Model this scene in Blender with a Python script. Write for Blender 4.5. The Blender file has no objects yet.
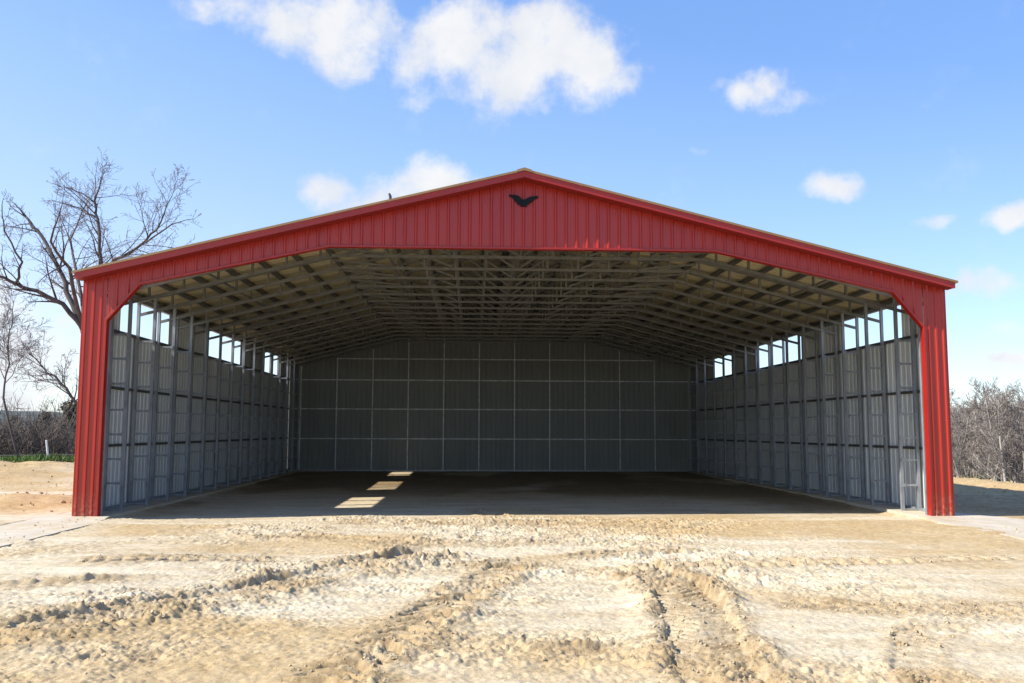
import bpy, math, random
import numpy as np
from mathutils import Vector, Matrix

scene = bpy.context.scene
COL = scene.collection
rng = random.Random(7)

# ------------------------------------------------------------------ camera
CAM = Vector((-1.0556, -18.8148, 1.7866))
YAW, PITCH, ROLL, FPX = .0436, .0986, .0036, 898.0

# ------------------------------------------------------------------ helpers
class MB:
    """collects geometry for one mesh object"""
    def __init__(s):
        s.v, s.f, s.m = [], [], []
    def face(s, idx, mi=0):
        s.f.append(idx); s.m.append(mi)
    def box(s, x0, x1, y0, y1, z0, z1, mi=0):
        b = len(s.v)
        s.v += [(x0,y0,z0),(x1,y0,z0),(x1,y1,z0),(x0,y1,z0),(x0,y0,z1),(x1,y0,z1),(x1,y1,z1),(x0,y1,z1)]
        for q in ((0,3,2,1),(4,5,6,7),(0,1,5,4),(1,2,6,5),(2,3,7,6),(3,0,4,7)):
            s.face([b+i for i in q], mi)
    def bar(s, a, b, w, h, up=(0,1,0), mi=0):
        """rectangular bar from a to b; w measured along `up`, h across"""
        a, b = Vector(a), Vector(b)
        d = (b-a).normalized(); u = Vector(up)
        u = (u - d*u.dot(d)).normalized(); n = d.cross(u)
        k = len(s.v)
        for p in (a, b):
            for i, j in ((-1,-1),(1,-1),(1,1),(-1,1)):
                s.v.append(tuple(p + u*(i*w/2) + n*(j*h/2)))
        for q in ((0,1,2,3),(7,6,5,4),(0,4,5,1),(1,5,6,2),(2,6,7,3),(3,7,4,0)):
            s.face([k+i for i in q], mi)
    def tube(s, pts, rad, n=5, mi=0):
        k = len(s.v); L = len(pts)
        ref = Vector((.37,.61,.7))
        for i in range(L):
            d = (pts[min(i+1, L-1)] - pts[max(i-1, 0)])
            if d.length < 1e-9: d = Vector((0,0,1))
            d.normalize()
            u = d.cross(ref)
            if u.length < 1e-3: u = d.cross(Vector((1,0,0)))
            u.normalize(); w = d.cross(u)
            r = rad[i]
            for j in range(n):
                t = 2*math.pi*j/n
                s.v.append(tuple(pts[i] + u*(math.cos(t)*r) + w*(math.sin(t)*r)))
        for i in range(L-1):
            for j in range(n):
                s.face([k+i*n+j, k+i*n+(j+1)%n, k+(i+1)*n+(j+1)%n, k+(i+1)*n+j], mi)
        s.face([k+j for j in range(n)][::-1], mi)
        s.face([k+(L-1)*n+j for j in range(n)], mi)
    def cyl(s, c, axis, r, h, n=12, mi=0):
        c = Vector(c); a = Vector(axis).normalized()
        s.tube([c, c+a*h], [r, r], n, mi)
    def mesh(s, name, mats):
        me = bpy.data.meshes.new(name)
        me.from_pydata(s.v, [], s.f)
        for m in mats: me.materials.append(m)
        if len(mats) > 1: me.polygons.foreach_set('material_index', s.m)
        me.update()
        return me
    def build(s, name, mats, parent=None, smooth=False):
        if not isinstance(mats, (list, tuple)): mats = [mats]
        me = s.mesh(name, mats)
        if smooth: me.polygons.foreach_set('use_smooth', [True]*len(me.polygons))
        return link(name, me, parent)

def link(name, data, parent=None, loc=None):
    o = bpy.data.objects.new(name, data)
    COL.objects.link(o)
    if parent: o.parent = parent
    if loc is not None: o.location = loc
    return o

def tag(o, label=None, cat=None, group=None, kind=None):
    if label: o['label'] = label
    if cat: o['category'] = cat
    if group: o['group'] = group
    if kind: o['kind'] = kind
    return o

def bevel(o, w=.004, seg=1):
    m = o.modifiers.new('bevel', 'BEVEL'); m.width = w; m.segments = seg; m.limit_method = 'ANGLE'
    return o

# ------------------------------------------------------------------ noise (numpy)
def _hash(ix, iy, seed):
    h = (ix.astype(np.int64)*374761393 + iy.astype(np.int64)*668265263 + seed*974634777) & 0xffffffff
    h = ((h ^ (h >> 13))*1274126177) & 0xffffffff
    h = h ^ (h >> 16)
    return (h & 0xffff).astype(np.float64)/65535.0
def vnoise(x, y, seed=0):
    ix = np.floor(x); iy = np.floor(y); fx = x-ix; fy = y-iy
    fx = fx*fx*fx*(fx*(fx*6-15)+10); fy = fy*fy*fy*(fy*(fy*6-15)+10)
    a = _hash(ix, iy, seed); b = _hash(ix+1, iy, seed); c = _hash(ix, iy+1, seed); d = _hash(ix+1, iy+1, seed)
    return (a+(b-a)*fx) + ((c+(d-c)*fx) - (a+(b-a)*fx))*fy
def fbm(x, y, octv=4, seed=0, gain=.5):
    s = np.zeros_like(x); a = 1.0; t = 0.0; c, sn = .8, .6
    for k in range(octv):
        s += a*vnoise(x, y, seed+k*17); t += a
        x, y = 2.03*(c*x - sn*y)+3.7, 2.03*(sn*x + c*y)+9.1
        a *= gain
    return s/t
def billow(x, y, octv=3, seed=0, gain=.55):
    s = np.zeros_like(x); a = 1.; t = 0.
    for k in range(octv):
        s += a*np.abs(2*vnoise(x, y, seed+k*13)-1); t += a; a *= gain
        x, y = 2.1*(.8*x-.6*y)+1.7, 2.1*(.6*x+.8*y)+5.3
    return s/t
def sstep(a, b, x):
    t = np.clip((x-a)/(b-a), 0, 1); return t*t*(3-2*t)

# ------------------------------------------------------------------ materials
def new_mat(name):
    m = bpy.data.materials.new(name); m.use_nodes = True
    nt = m.node_tree
    return m, nt, nt.nodes['Principled BSDF']
def N(nt, typ, **kw):
    n = nt.nodes.new(typ)
    for k, v in kw.items():
        if k in n.inputs: n.inputs[k].default_value = v
        else: setattr(n, k, v)
    return n
def ramp(nt, fac, stops):
    r = N(nt, 'ShaderNodeValToRGB'); e = r.color_ramp.elements
    while len(e) > 1: e.remove(e[0])
    e[0].position, e[0].color = stops[0][0], (*stops[0][1], 1)
    for p, c in stops[1:]:
        q = e.new(p); q.color = (*c, 1)
    nt.links.new(fac, r.inputs['Fac']); return r.outputs['Color']
def mixc(nt, fac, a, b, mode='MIX'):
    m = N(nt, 'ShaderNodeMix', data_type='RGBA', blend_type=mode)
    for sock, v in (('Factor', fac), ('A', a), ('B', b)):
        i = [x for x in m.inputs if x.name == sock and (x.type == 'RGBA' if sock != 'Factor' else x.type == 'VALUE')][0]
        if hasattr(v, 'links'): nt.links.new(v, i)
        elif isinstance(v, (tuple, list)): i.default_value = (*v, 1)
        else: i.default_value = v
    return [x for x in m.outputs if x.type == 'RGBA'][0]
def math_(nt, op, a, b=None, clamp=False):
    m = N(nt, 'ShaderNodeMath', operation=op); m.use_clamp = clamp
    for i, v in ((0, a), (1, b)):
        if v is None: continue
        if hasattr(v, 'links'): nt.links.new(v, m.inputs[i])
        else: m.inputs[i].default_value = v
    return m.outputs[0]
def coords(nt): return N(nt, 'ShaderNodeTexCoord').outputs['Object']
def noise(nt, vec, scale, detail=4, rough=.55):
    n = N(nt, 'ShaderNodeTexNoise'); n.inputs['Scale'].default_value = scale
    n.inputs['Detail'].default_value = detail; n.inputs['Roughness'].default_value = rough
    if vec is not None: nt.links.new(vec, n.inputs['Vector'])
    return n.outputs['Fac']
def stretch(nt, vec, sc):
    m = N(nt, 'ShaderNodeMapping'); m.inputs['Scale'].default_value = sc
    nt.links.new(vec, m.inputs['Vector']); return m.outputs[0]
def bump(nt, bsdf, h, strength, dist):
    b = N(nt, 'ShaderNodeBump'); b.inputs['Strength'].default_value = strength; b.inputs['Distance'].default_value = dist
    nt.links.new(h, b.inputs['Height']); nt.links.new(b.outputs[0], bsdf.inputs['Normal'])

def simple(name, c, rough=.5, metal=0., var=.12, scale=3., vstretch=(1,1,1), bmp=0., c2=None):
    m, nt, b = new_mat(name)
    co = stretch(nt, coords(nt), vstretch)
    n = noise(nt, co, scale, 5)
    lo = tuple(x*(1-var) for x in c); hi = tuple(min(1, x*(1+var)) for x in c) if c2 is None else c2
    nt.links.new(ramp(nt, n, [(.3, lo), (.7, hi)]), b.inputs['Base Color'])
    b.inputs['Roughness'].default_value = rough; b.inputs['Metallic'].default_value = metal
    r2 = math_(nt, 'MULTIPLY_ADD', n, .25); nt.nodes[-1].inputs[2].default_value = rough-.12
    nt.links.new(r2, b.inputs['Roughness'])
    if bmp: bump(nt, b, noise(nt, co, scale*3, 4), bmp, .01)
    return m

M_RED = simple('red_paint', (.36, .022, .011), .30, 0, .10, 1.2, (1.5, 1.5, .35))
M_REDTRIM = simple('red_trim_paint', (.32, .015, .009), .30, 0, .08, 2.0)
for _m in (M_RED, M_REDTRIM):
    _b = _m.node_tree.nodes['Principled BSDF']; _b.inputs['Specular IOR Level'].default_value = .5
    _b.inputs['Coat Weight'].default_value = .08; _b.inputs['Coat Roughness'].default_value = .22
def dust(m, top, amount):
    """dry soil splashed on the lowest part"""
    nt = m.node_tree; b = nt.nodes['Principled BSDF']; old = b.inputs['Base Color'].links[0].from_socket
    co = coords(nt); z = N(nt, 'ShaderNodeSeparateXYZ'); nt.links.new(co, z.inputs[0])
    mr = N(nt, 'ShaderNodeMapRange'); nt.links.new(z.outputs['Z'], mr.inputs[0]); mr.inputs[1].default_value = top; mr.inputs[2].default_value = 0.
    sp = ramp(nt, noise(nt, co, 14., 6, .7), [(.42, (0, 0, 0)), (.68, (1, 1, 1))])
    f = math_(nt, 'MULTIPLY', math_(nt, 'MULTIPLY', mr.outputs[0], sp), amount)
    nt.links.new(mixc(nt, f, old, (.42, .33, .21)), b.inputs['Base Color'])
dust(M_RED, .55, .55)
M_SOFFIT = simple('red_soffit_shaded', (.20, .008, .006), .6, 0, .08, 2.0)  # the red again, darkened: shade of the underside is put into the colour
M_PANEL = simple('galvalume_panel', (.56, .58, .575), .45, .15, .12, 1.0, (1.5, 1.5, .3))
M_BACK = simple('galvalume_panel_shaded', (.225, .24, .225), .5, .15, .12, 1.0, (1.5, 1.5, .3))  # darker copy of the side sheeting; shade deep inside put into the colour
M_GALV = simple('galvanized_steel', (.31, .33, .355), .42, .4, .25, 7., (1, 1, .4))
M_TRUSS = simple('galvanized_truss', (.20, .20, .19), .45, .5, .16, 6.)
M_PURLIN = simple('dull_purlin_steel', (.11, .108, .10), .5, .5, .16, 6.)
M_RAIL = simple('galvanized_steel_lit', (.60, .62, .63), .45, .2, .3, 5.)  # paler copy of the galvanized steel; outdoor reflection put into the colour
M_UNDER = simple('roof_underside', (.44, .385, .235), .5, .05, .08, .8)
M_TAN = simple('tan_roof_paint', (.27, .16, .075), .6, 0, .1, 2.)
M_BLACK = simple('black_paint', (.008, .009, .012), .6, 0, .2, 5.)
M_BLACK.node_tree.nodes['Principled BSDF'].inputs['Specular IOR Level'].default_value = .2
M_DARK = simple('dark_metal', (.05, .05, .05), .5, .3, .2, 6.)
M_WHITE = simple('white_plastic', (.7, .7, .68), .5, 0, .08, 4.)
M_CONC = simple('concrete', (.50, .44, .345), .85, 0, .14, 2.2, (1, 1, 1), .3)
M_BARK = simple('bark', (.08, .067, .062), .9, 0, .45, 6., (1, 1, .3), .6)
M_TWIG = simple('twig_bark', (.125, .095, .098), .9, 0, .3, 3.)
M_PALEBARK = simple('pale_bark', (.28, .245, .205), .9, 0, .45, 2.5, (1, 1, .5))
M_GREYTWIG = simple('grey_twig', (.19, .158, .138), .9, 0, .3, 1.)
M_BRUSH = simple('brush_twig', (.15, .122, .098), .9, 0, .4, .6)
M_FENCE = simple('fence_steel', (.045, .04, .038), .6, .2, .3, 3.)
M_LEAF = simple('spring_leaf', (.12, .13, .035), .7, 0, .4, 1.)
M_PINE = simple('evergreen_leaf', (.075, .068, .035), .7, 0, .45, 1.2)
M_GRASS = simple('grass_blade', (.085, .15, .025), .6, 0, .4, .8)
M_HILL = simple('hazed_wooded_hill', (.06, .075, .07), .95, 0, .3, .02)  # dull green-blue: distance haze is put into the colour

nt = M_CONC.node_tree; b = nt.nodes['Principled BSDF']; old = b.inputs['Base Color'].links[0].from_socket
co = coords(nt)
f = math_(nt, 'MULTIPLY', ramp(nt, noise(nt, stretch(nt, co, (1.6, .5, 1)), 1.6, 8, .68), [(.45, (0, 0, 0)), (.62, (1, 1, 1))]), .75)
nt.links.new(mixc(nt, f, old, (.47, .37, .23)), b.inputs['Base Color'])
# sandy ground, driven by vertex attributes for damp, ochre and churned soil
M_SAND, nt, b = new_mat('sandy_soil')
co = coords(nt)
at = N(nt, 'ShaderNodeAttribute', attribute_name='soil')
sep = N(nt, 'ShaderNodeSeparateColor'); nt.links.new(at.outputs['Color'], sep.inputs[0])
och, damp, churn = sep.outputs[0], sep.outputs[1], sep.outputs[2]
n1 = noise(nt, co, .9, 6, .6); n2 = noise(nt, co, 7., 6, .65); n3 = noise(nt, co, 60., 4, .7)
n4 = noise(nt, stretch(nt, co, (.35, 1.6, 1)), 1.3, 6, .65)
base = ramp(nt, n2, [(.25, (.37, .285, .17)), (.5, (.49, .40, .262)), (.72, (.585, .505, .36))])
base = mixc(nt, math_(nt, 'MULTIPLY', ramp(nt, n4, [(.42, (0,0,0)), (.64, (1,1,1))]), .75), base, (.655, .58, .435))
oc = ramp(nt, n2, [(.25, (.33, .22, .095)), (.7, (.52, .385, .205))])
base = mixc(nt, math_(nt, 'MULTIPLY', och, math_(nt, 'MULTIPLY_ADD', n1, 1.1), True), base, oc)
nt.nodes[-1].inputs
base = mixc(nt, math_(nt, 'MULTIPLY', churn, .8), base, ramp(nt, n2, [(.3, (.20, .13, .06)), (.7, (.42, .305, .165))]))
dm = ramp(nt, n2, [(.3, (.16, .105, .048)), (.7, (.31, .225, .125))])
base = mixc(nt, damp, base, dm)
spk = ramp(nt, n3, [(.34, (.45, .40, .35)), (.46, (1, 1, 1))])
base = mixc(nt, .8, base, spk, 'MULTIPLY')
nt.links.new(base, b.inputs['Base Color'])
b.inputs['Roughness'].default_value = .92
b.inputs['Specular IOR Level'].default_value = .25
hsum = math_(nt, 'ADD', math_(nt, 'MULTIPLY', n2, .5), math_(nt, 'MULTIPLY', n3, .35))
bump(nt, b, hsum, .55, .03)
# leaf litter on the far slopes
M_FLOOR, nt, b = new_mat('leaf_litter')
co = coords(nt)
nt.links.new(ramp(nt, noise(nt, co, .35, 8, .65), [(.3, (.10, .075, .05)), (.5, (.17, .135, .09)), (.7, (.14, .15, .07))]), b.inputs['Base Color'])
b.inputs['Roughness'].default_value = .95

# ------------------------------------------------------------------ ground
def axis(lo, hi, step, far, extra=None):
    pts = list(np.arange(lo, hi+1e-6, step))
    s = step; p = pts[-1]
    while p < far:
        s *= 1.13; p += s; pts.append(p)
    s = step; p = pts[0]; pre = []
    while p > -far:
        s *= 1.13; p -= s; pre.append(p)
    return pre[::-1], pts
def yaxis():
    a = list(np.arange(-13.2, -8.6, .0135))+list(np.arange(-8.6, -5, .020)); bb = list(np.arange(-5, 2.6, .031)); c = list(np.arange(2.6, 22, .12))
    pts = a+bb+c; s = .12; p = pts[-1]
    while p < 3500: s = min(s*1.07, .2 if p < 34 else 1e9); p += s; pts.append(p)
    s = .0135; p = pts[0]; pre = []
    while p > -3500: s *= 1.2; p -= s; pre.append(p)
    return np.array(pre[::-1]+pts)
def xaxis():
    a = np.concatenate([np.arange(-9.0, -5.2, .024), np.arange(-5.2, 5.2, .0145), np.arange(5.2, 9.2, .026)])
    pts = list(a); s = .029; p = pts[-1]
    while p < 3500: s = min(s*1.06, .15 if abs(p) < 27 else abs(p)*.06); p += s; pts.append(p)
    s = .029; p = pts[0]; pre = []
    while p > -3500: s = min(s*1.06, .15 if abs(p) < 27 else abs(p)*.06); p -= s; pre.append(p)
    return np.array(pre[::-1]+pts)

# wheel tracks: path, half width, rut depth, berm height left/right, lug height, lug spacing, clod roughness
TRACKS = [
 ([(-5.9,-11.8),(-4.9,-10.75),(-4.4,-9.75),(-3.55,-8.7),(-2.95,-7.7),(-2.2,-6.2),(-1.4,-5.2)], .42, .065, .085, .10, .05, .24, .8),
 ([(-6.9,-8.3),(-5.6,-7.9),(-4.6,-7.5)], .20, .02, .05, .02, .015, .2, .8),
 ([(-2.2,-12.6),(-1.75,-11.3),(-1.36,-9.6),(-.88,-7.8),(-.3,-6.4)], .26, .05, .02, .045, .075, .24, .30),
 ([(.95,-6.9),(1.2,-7.7),(1.3,-9.2),(.92,-10.9),(.68,-12.9)], .34, .045, .08, .06, .04, .15, .75),
 ([(.2,-7.5),(1.4,-7.05),(2.8,-6.85),(5.0,-6.3),(7.0,-5.9)], .22, .02, .02, .025, .06, .22, .35),
 ([(-5.2,-2.7),(-3.4,-3.8),(-1.9,-4.7),(-.3,-4.6),(1.4,-4.3)], .24, .015, .05, .03, .02, .2, .9),
 ([(-6.6,-6.4),(-5.0,-6.2),(-3.4,-6.0)], .20, .015, .025, .02, .03, .2, .5),
 ([(-.9,-11.55),(.4,-11.25)], .10, .01, .05, .0, .0, .2, .8),
 ([(1.9,-9.2),(2.7,-9.75),(3.7,-9.9),(5.2,-9.6)], .25, .01, .02, .02, .018, .2, .5),
 ([(-2.9,-7.6),(-1.4,-6.9),(.2,-6.2),(2.4,-5.3)], .22, .012, .03, .05, .015, .2, .8),
 ([(-4.0,-1.2),(-2.2,-1.6),(.4,-1.5),(3.0,-2.0)], .25, .01, .03, .02, .012, .2, .7),
 ([(-1.3,2.4),(-.6,1.2),(-.2,.2)], .25, .015, .035, .035, .02, .2, .9),
 ([(2.1,-13.0),(2.5,-11.3),(3.6,-10.2),(5.6,-9.4)], .18, .012, .03, .02, .02, .17, .6),
]
def track_h(X, Y):
    H = np.zeros_like(X); C = np.zeros_like(X)
    for path, hw, dep, bl, br, lug, sp, cl in TRACKS:
        # smooth the path (Chaikin)
        P = [np.array(p, float) for p in path]
        for _ in range(3):
            Q = [P[0]]
            for a, c in zip(P[:-1], P[1:]): Q += [a*.75+c*.25, a*.25+c*.75]
            P = Q+[P[-1]]
        P = np.array(P)
        m = (X > P[:,0].min()-.9) & (X < P[:,0].max()+.9) & (Y > P[:,1].min()-.9) & (Y < P[:,1].max()+.9)
        ii = np.nonzero(m)
        if len(ii[0]) == 0: continue
        x, y = X[ii], Y[ii]
        best = np.full(x.shape, 9e9); side = np.zeros_like(x); along = np.zeros_like(x); acc = 0.
        total = np.sum(np.linalg.norm(np.diff(P, axis=0), axis=1))
        for a, c in zip(P[:-1], P[1:]):
            d = c-a; L = np.hypot(*d); d /= L
            t = np.clip((x-a[0])*d[0]+(y-a[1])*d[1], 0, L)
            ex, ey = x-a[0]-d[0]*t, y-a[1]-d[1]*t
            q = np.hypot(ex, ey); u = q < best
            best[u] = q[u]; side[u] = np.sign(d[0]*ey-d[1]*ex)[u]; along[u] = acc+t[u]; acc += L
        s = best*side                      # + is to the left of travel
        s = s + (vnoise(x*3.1, y*3.1, 5)-.5)*.10
        fade = sstep(0, .5, along)*sstep(0, .5, total-along)*np.clip((.15 if cl > .55 else .6)+(1.15 if cl > .55 else .55)*vnoise(along*1.0+hw*77+X[ii]*.3, along*0+3.+dep*50, 11), 0, 1.15)
        ph = (along + np.abs(s)*.5 + (vnoise(x*2, y*2, 15)-.5)*.06)/sp
        tri = np.abs((ph % 1)-.5)*2
        lg = sstep(.38, .55, tri)
        edge = hw*(1+.20*(tri-.5)*(lug > .01)+.16*(vnoise(x*6, y*6, 16)-.5))
        A = np.abs(s)
        inside = 1-sstep(edge*.86, edge*1.06, A)
        clod = fbm(x*9, y*9, 3, 21, .6)
        cb = billow(x*7, y*7, 4, 21, .62)
        h = -dep*inside
        h += lug*inside*lg*(.45+.9*vnoise(x*3, y*3, 31))
        out = sstep(edge*.9, edge*1.12, A)*np.exp(-(np.maximum(0, A-edge*1.12)/(hw*.35+.06))**2)
        for sg, bh in ((1, bl), (-1, br)):
            r = out*(s*sg > 0)
            h += bh*r*(1-cl*.8+cl*1.75*cb)*(.45+.9*vnoise(x*1.3, y*1.3, 23))
        h += out*(vnoise(x*30, y*30, 25)-.4)*.03*cl+inside*(vnoise(x*26, y*26, 26)-.5)*.014*(cl > .45)
        h *= fade
        H[ii] += h
        C[ii] = np.maximum(C[ii], fade*np.clip((1-sstep(hw*1.1, hw*1.9, np.abs(s)))*(.55+.8*(clod-.35)), 0, 1))
    return H, C

def ground_far(X, Y):
    """broad terrain: level pad, bank on the right, mound on the left, slopes beyond"""
    Z = np.zeros_like(X)
    # right bank: crest beyond the wall, then the ground falls away to the woods
    crest = .22*np.exp(-((X-15.9)/.9)**2)*sstep(-6, 1, Y)*(.5+vnoise(X*.8, Y*.45, 41))
    Z += crest
    Z -= 4.2*sstep(16.6, 36, X)*sstep(-30, -4, Y)
    Z += 6.0*sstep(70, 190, X)
    # left: spoil heaps and the edge of the field
    Z += (.42*np.exp(-(((X+19.5)/3.5)**2+((Y-19)/6)**2)) + .24*np.exp(-(((X+11.6)/1.1)**2+((Y-3.4)/1.3)**2)))*(.55+.9*fbm(X*.9, Y*.9, 4, 51))
    d = np.hypot(X, Y)
    Z -= 2.6*sstep(31, 52, -X*.55+Y*.75)*sstep(-2, -14, X)
    Z -= 6*sstep(150, 500, d)*(X < 70)
    return Z

xs, ys = xaxis(), yaxis()
X, Y = np.meshgrid(xs, ys)
near = (np.abs(X) < 30) & (Y > -20) & (Y < 40)
Z = ground_far(X, Y)
th, ch = track_h(X, Y)
slabmask = (np.abs(np.abs(X)-9.0) < .62)
inside_b = (np.abs(X) < 8.4) & (Y > .5)
zone = sstep(.40, .62, fbm(X*.42+1.3, Y*.42+4.1, 3, 61))
zone = np.clip(zone+.55*np.exp(-(((X+3.9)/1.8)**2+((Y+9.6)/1.9)**2)), 0, 1)*(1-sstep(2.2, 5.0, X-.12*(Y+8)))*(1-.55*sstep(-4.2, -6.8, X))*(1-sstep(-1.5, 2.0, Y))
flat = sstep(.50, .66, fbm(X*.55+9, Y*.8+2, 3, 71))
zone = np.clip(zone*(1-.8*flat)+.1+.6*sstep(-9.6, -10.6, X)*(Y > -2)*fbm(X*.5, Y*.5, 3, 65)+.5*sstep(10.0, 11.5, X)*(Y > 1), 0, 1)
rough = fbm(X*2.6, Y*2.6, 5, 81, .58)-.5
lumps = billow(X*4.5, Y*4.5, 4, 91, .6)
fine = fbm(X*14, Y*14, 3, 93, .6)-.5
nearf = near.astype(float)
amp = np.where(inside_b, .25, 1.0)
Z += nearf*amp*(rough*(.03+.07*zone) + lumps*.075*zone*vnoise(X*1.7, Y*1.7, 95) + fine*(.008+.03*zone) + (vnoise(X*48, Y*48, 90)-.5)*(.003+.011*zone) + sstep(.66, .9, vnoise(X*33, Y*33, 89))*.014*np.clip(zone+.15, 0, 1) + (vnoise(X*27, Y*27, 94)-.5)*(.004+.02*zone) + sstep(.78, .92, vnoise(X*11, Y*11, 96))*.018*zone + billow(X*12, Y*12, 3, 98)*(.006+.02*zone))
Z += nearf*(fbm(X*.35, Y*.35, 2, 97)-.5)*.08*amp
Z += th
Z -= .075*sstep(8.6, 8.2, np.abs(X))*sstep(-1.2, .8, Y)*sstep(20, 10, Y)
Z = np.where(slabmask & (Y > -9.2) & (Y < 21.6), np.minimum(Z, -.01+.06*(vnoise(X*1.5, Y*1.5, 99)-.62)), Z)
Z = np.where((np.abs(X) < 9.3) & (Y > 20.2) & (Y < 22.2), np.minimum(Z, -.005), Z)
# soil colouring: R ochre, G damp, B churned; bank shadow tone in R and B
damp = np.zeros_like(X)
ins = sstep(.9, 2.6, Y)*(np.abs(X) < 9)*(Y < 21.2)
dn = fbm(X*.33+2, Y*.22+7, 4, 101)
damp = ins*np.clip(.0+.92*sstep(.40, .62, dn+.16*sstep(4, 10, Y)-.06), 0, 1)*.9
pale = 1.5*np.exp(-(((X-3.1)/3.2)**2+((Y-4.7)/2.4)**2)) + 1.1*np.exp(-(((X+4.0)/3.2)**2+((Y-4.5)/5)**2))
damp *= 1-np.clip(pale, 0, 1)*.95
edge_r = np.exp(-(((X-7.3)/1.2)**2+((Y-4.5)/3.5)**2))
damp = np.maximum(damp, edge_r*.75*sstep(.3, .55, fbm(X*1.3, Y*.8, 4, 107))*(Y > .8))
ochre = sstep(.40, .70, fbm(X*.30+5, Y*.45+1, 4, 111)+.24*sstep(1, 7, X)*sstep(-9, -3, Y)-.03)
redd = np.exp(-(((X+19.5)/3.5)**2+((Y-19)/6)**2))+np.exp(-(((X+11.6)/1.2)**2+((Y-3.4)/1.5)**2))
bank = sstep(10.0, 11.0, X)*(Y > -1)*(X < 20)  # browner soil where the barn's shadow falls: shadow tone put into the colour
ochre = ochre*(1-.85*np.clip(pale, 0, 1)*(Y > .8))
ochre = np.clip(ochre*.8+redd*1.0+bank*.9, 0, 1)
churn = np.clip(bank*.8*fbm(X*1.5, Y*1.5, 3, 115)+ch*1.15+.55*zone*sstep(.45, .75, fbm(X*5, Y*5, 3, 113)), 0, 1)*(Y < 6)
ny, nx = X.shape
co_ = np.stack([X, Y, Z], -1).reshape(-1, 3)
i = np.arange(nx*ny).reshape(ny, nx)
quads = np.stack([i[:-1,:-1], i[:-1,1:], i[1:,1:], i[1:,:-1]], -1).reshape(-1, 4)
me = bpy.data.meshes.new('ground')
me.vertices.add(nx*ny); me.vertices.foreach_set('co', co_.ravel())
me.loops.add(quads.size); me.loops.foreach_set('vertex_index', quads.ravel().astype(np.int32))
me.polygons.add(len(quads)); me.polygons.foreach_set('loop_start', (np.arange(len(quads))*4).astype(np.int32))
cx_ = co_[quads].mean(1)
litter = ((cx_[:,0] > 17.6+.8*np.sin(cx_[:,1]*.7)) & (cx_[:,1] > -12)) | (np.hypot(cx_[:,0], cx_[:,1]) > 75) | ((-cx_[:,0]*.55+cx_[:,1]*.75 > 31) & (cx_[:,0] < -9.5)) | (cx_[:,1] > 45)
me.materials.append(M_SAND); me.materials.append(M_FLOOR)
me.polygons.foreach_set('material_index', litter.astype(np.int32))
me.update(calc_edges=True); me.validate()
ca = me.color_attributes.new('soil', 'FLOAT_COLOR', 'POINT')
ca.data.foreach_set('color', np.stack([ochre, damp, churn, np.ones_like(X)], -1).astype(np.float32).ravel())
me.polygons.foreach_set('use_smooth', [True]*len(me.polygons))
tag(link('ground', me), 'pale sandy building pad with churned wheel tracks', kind='structure')

def ground_z(x, y):
    ix = np.clip(np.searchsorted(xs, x)-1, 0, nx-2); iy = np.clip(np.searchsorted(ys, y)-1, 0, ny-2)
    return float(Z[iy, ix])

# loose clods of soil thrown up along the tracks
clod = MB()
def add_clod(x, y, r, zf=None):
    z = (ground_z(x, y) if zf is None else zf)+r*.25
    k = len(clod.v); ph = rng.random()*6.28
    ring = 5
    rad = [[r*rng.uniform(.65, 1.25) for _ in range(ring)] for _ in range(2)]
    clod.v.append((x, y, z-r*.7))
    for li, (zz, sc) in enumerate(((-.25, 1.), (.35, .75))):
        for j in range(ring):
            t = ph+6.283*j/ring+li*.5
            clod.v.append((x+math.cos(t)*rad[li][j]*sc, y+math.sin(t)*rad[li][j]*sc, z+zz*r+rng.uniform(-.2,.2)*r))
    clod.v.append((x+rng.uniform(-.3,.3)*r, y+rng.uniform(-.3,.3)*r, z+r*.75))
    for j in range(ring):
        jn = (j+1) % ring
        clod.face([k, k+1+jn, k+1+j]); clod.face([k+1+j, k+1+jn, k+6+jn, k+6+j]); clod.face([k+6+j, k+6+jn, k+11])
cand = np.nonzero((churn > .42) & near)
sel = np.random.RandomState(3).choice(len(cand[0]), 9000, replace=False)
for q in sel:
    yy, xx = cand[0][q], cand[1][q]
    add_clod(xs[xx]+rng.uniform(-.02,.02), ys[yy]+rng.uniform(-.02,.02), min(.034, .0062*math.exp(rng.gauss(.1, .6))))
for _ in range(1500):
    add_clod(rng.uniform(-8, 8.5), rng.uniform(-12.5, 1.5), min(.02, .006*math.exp(rng.gauss(.0, .45))))
for _ in range(700):
    add_clod(rng.uniform(-22, -9.9), rng.uniform(0, 22), min(.09, .02*math.exp(rng.gauss(.1, .6))))
for _ in range(300):
    add_clod(rng.uniform(9.9, 16.5), rng.uniform(2, 14), min(.08, .02*math.exp(rng.gauss(.1, .6))))
for _ in range(260):
    sd = rng.choice((-1, 1)); add_clod(sd*(8.35+abs(rng.gauss(0, .45))), rng.uniform(-5, 3), min(.03, .007*math.exp(rng.gauss(.1, .6))), .022)
o = clod.build('soil_clods', M_SAND)
ca = o.data.color_attributes.new('soil', 'FLOAT_COLOR', 'POINT')
ca.data.foreach_set('color', [.35, 0., .25, 1.]*len(clod.v))
tag(o, 'loose clods of sandy soil along the wheel tracks', 'soil', kind='stuff')

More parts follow.
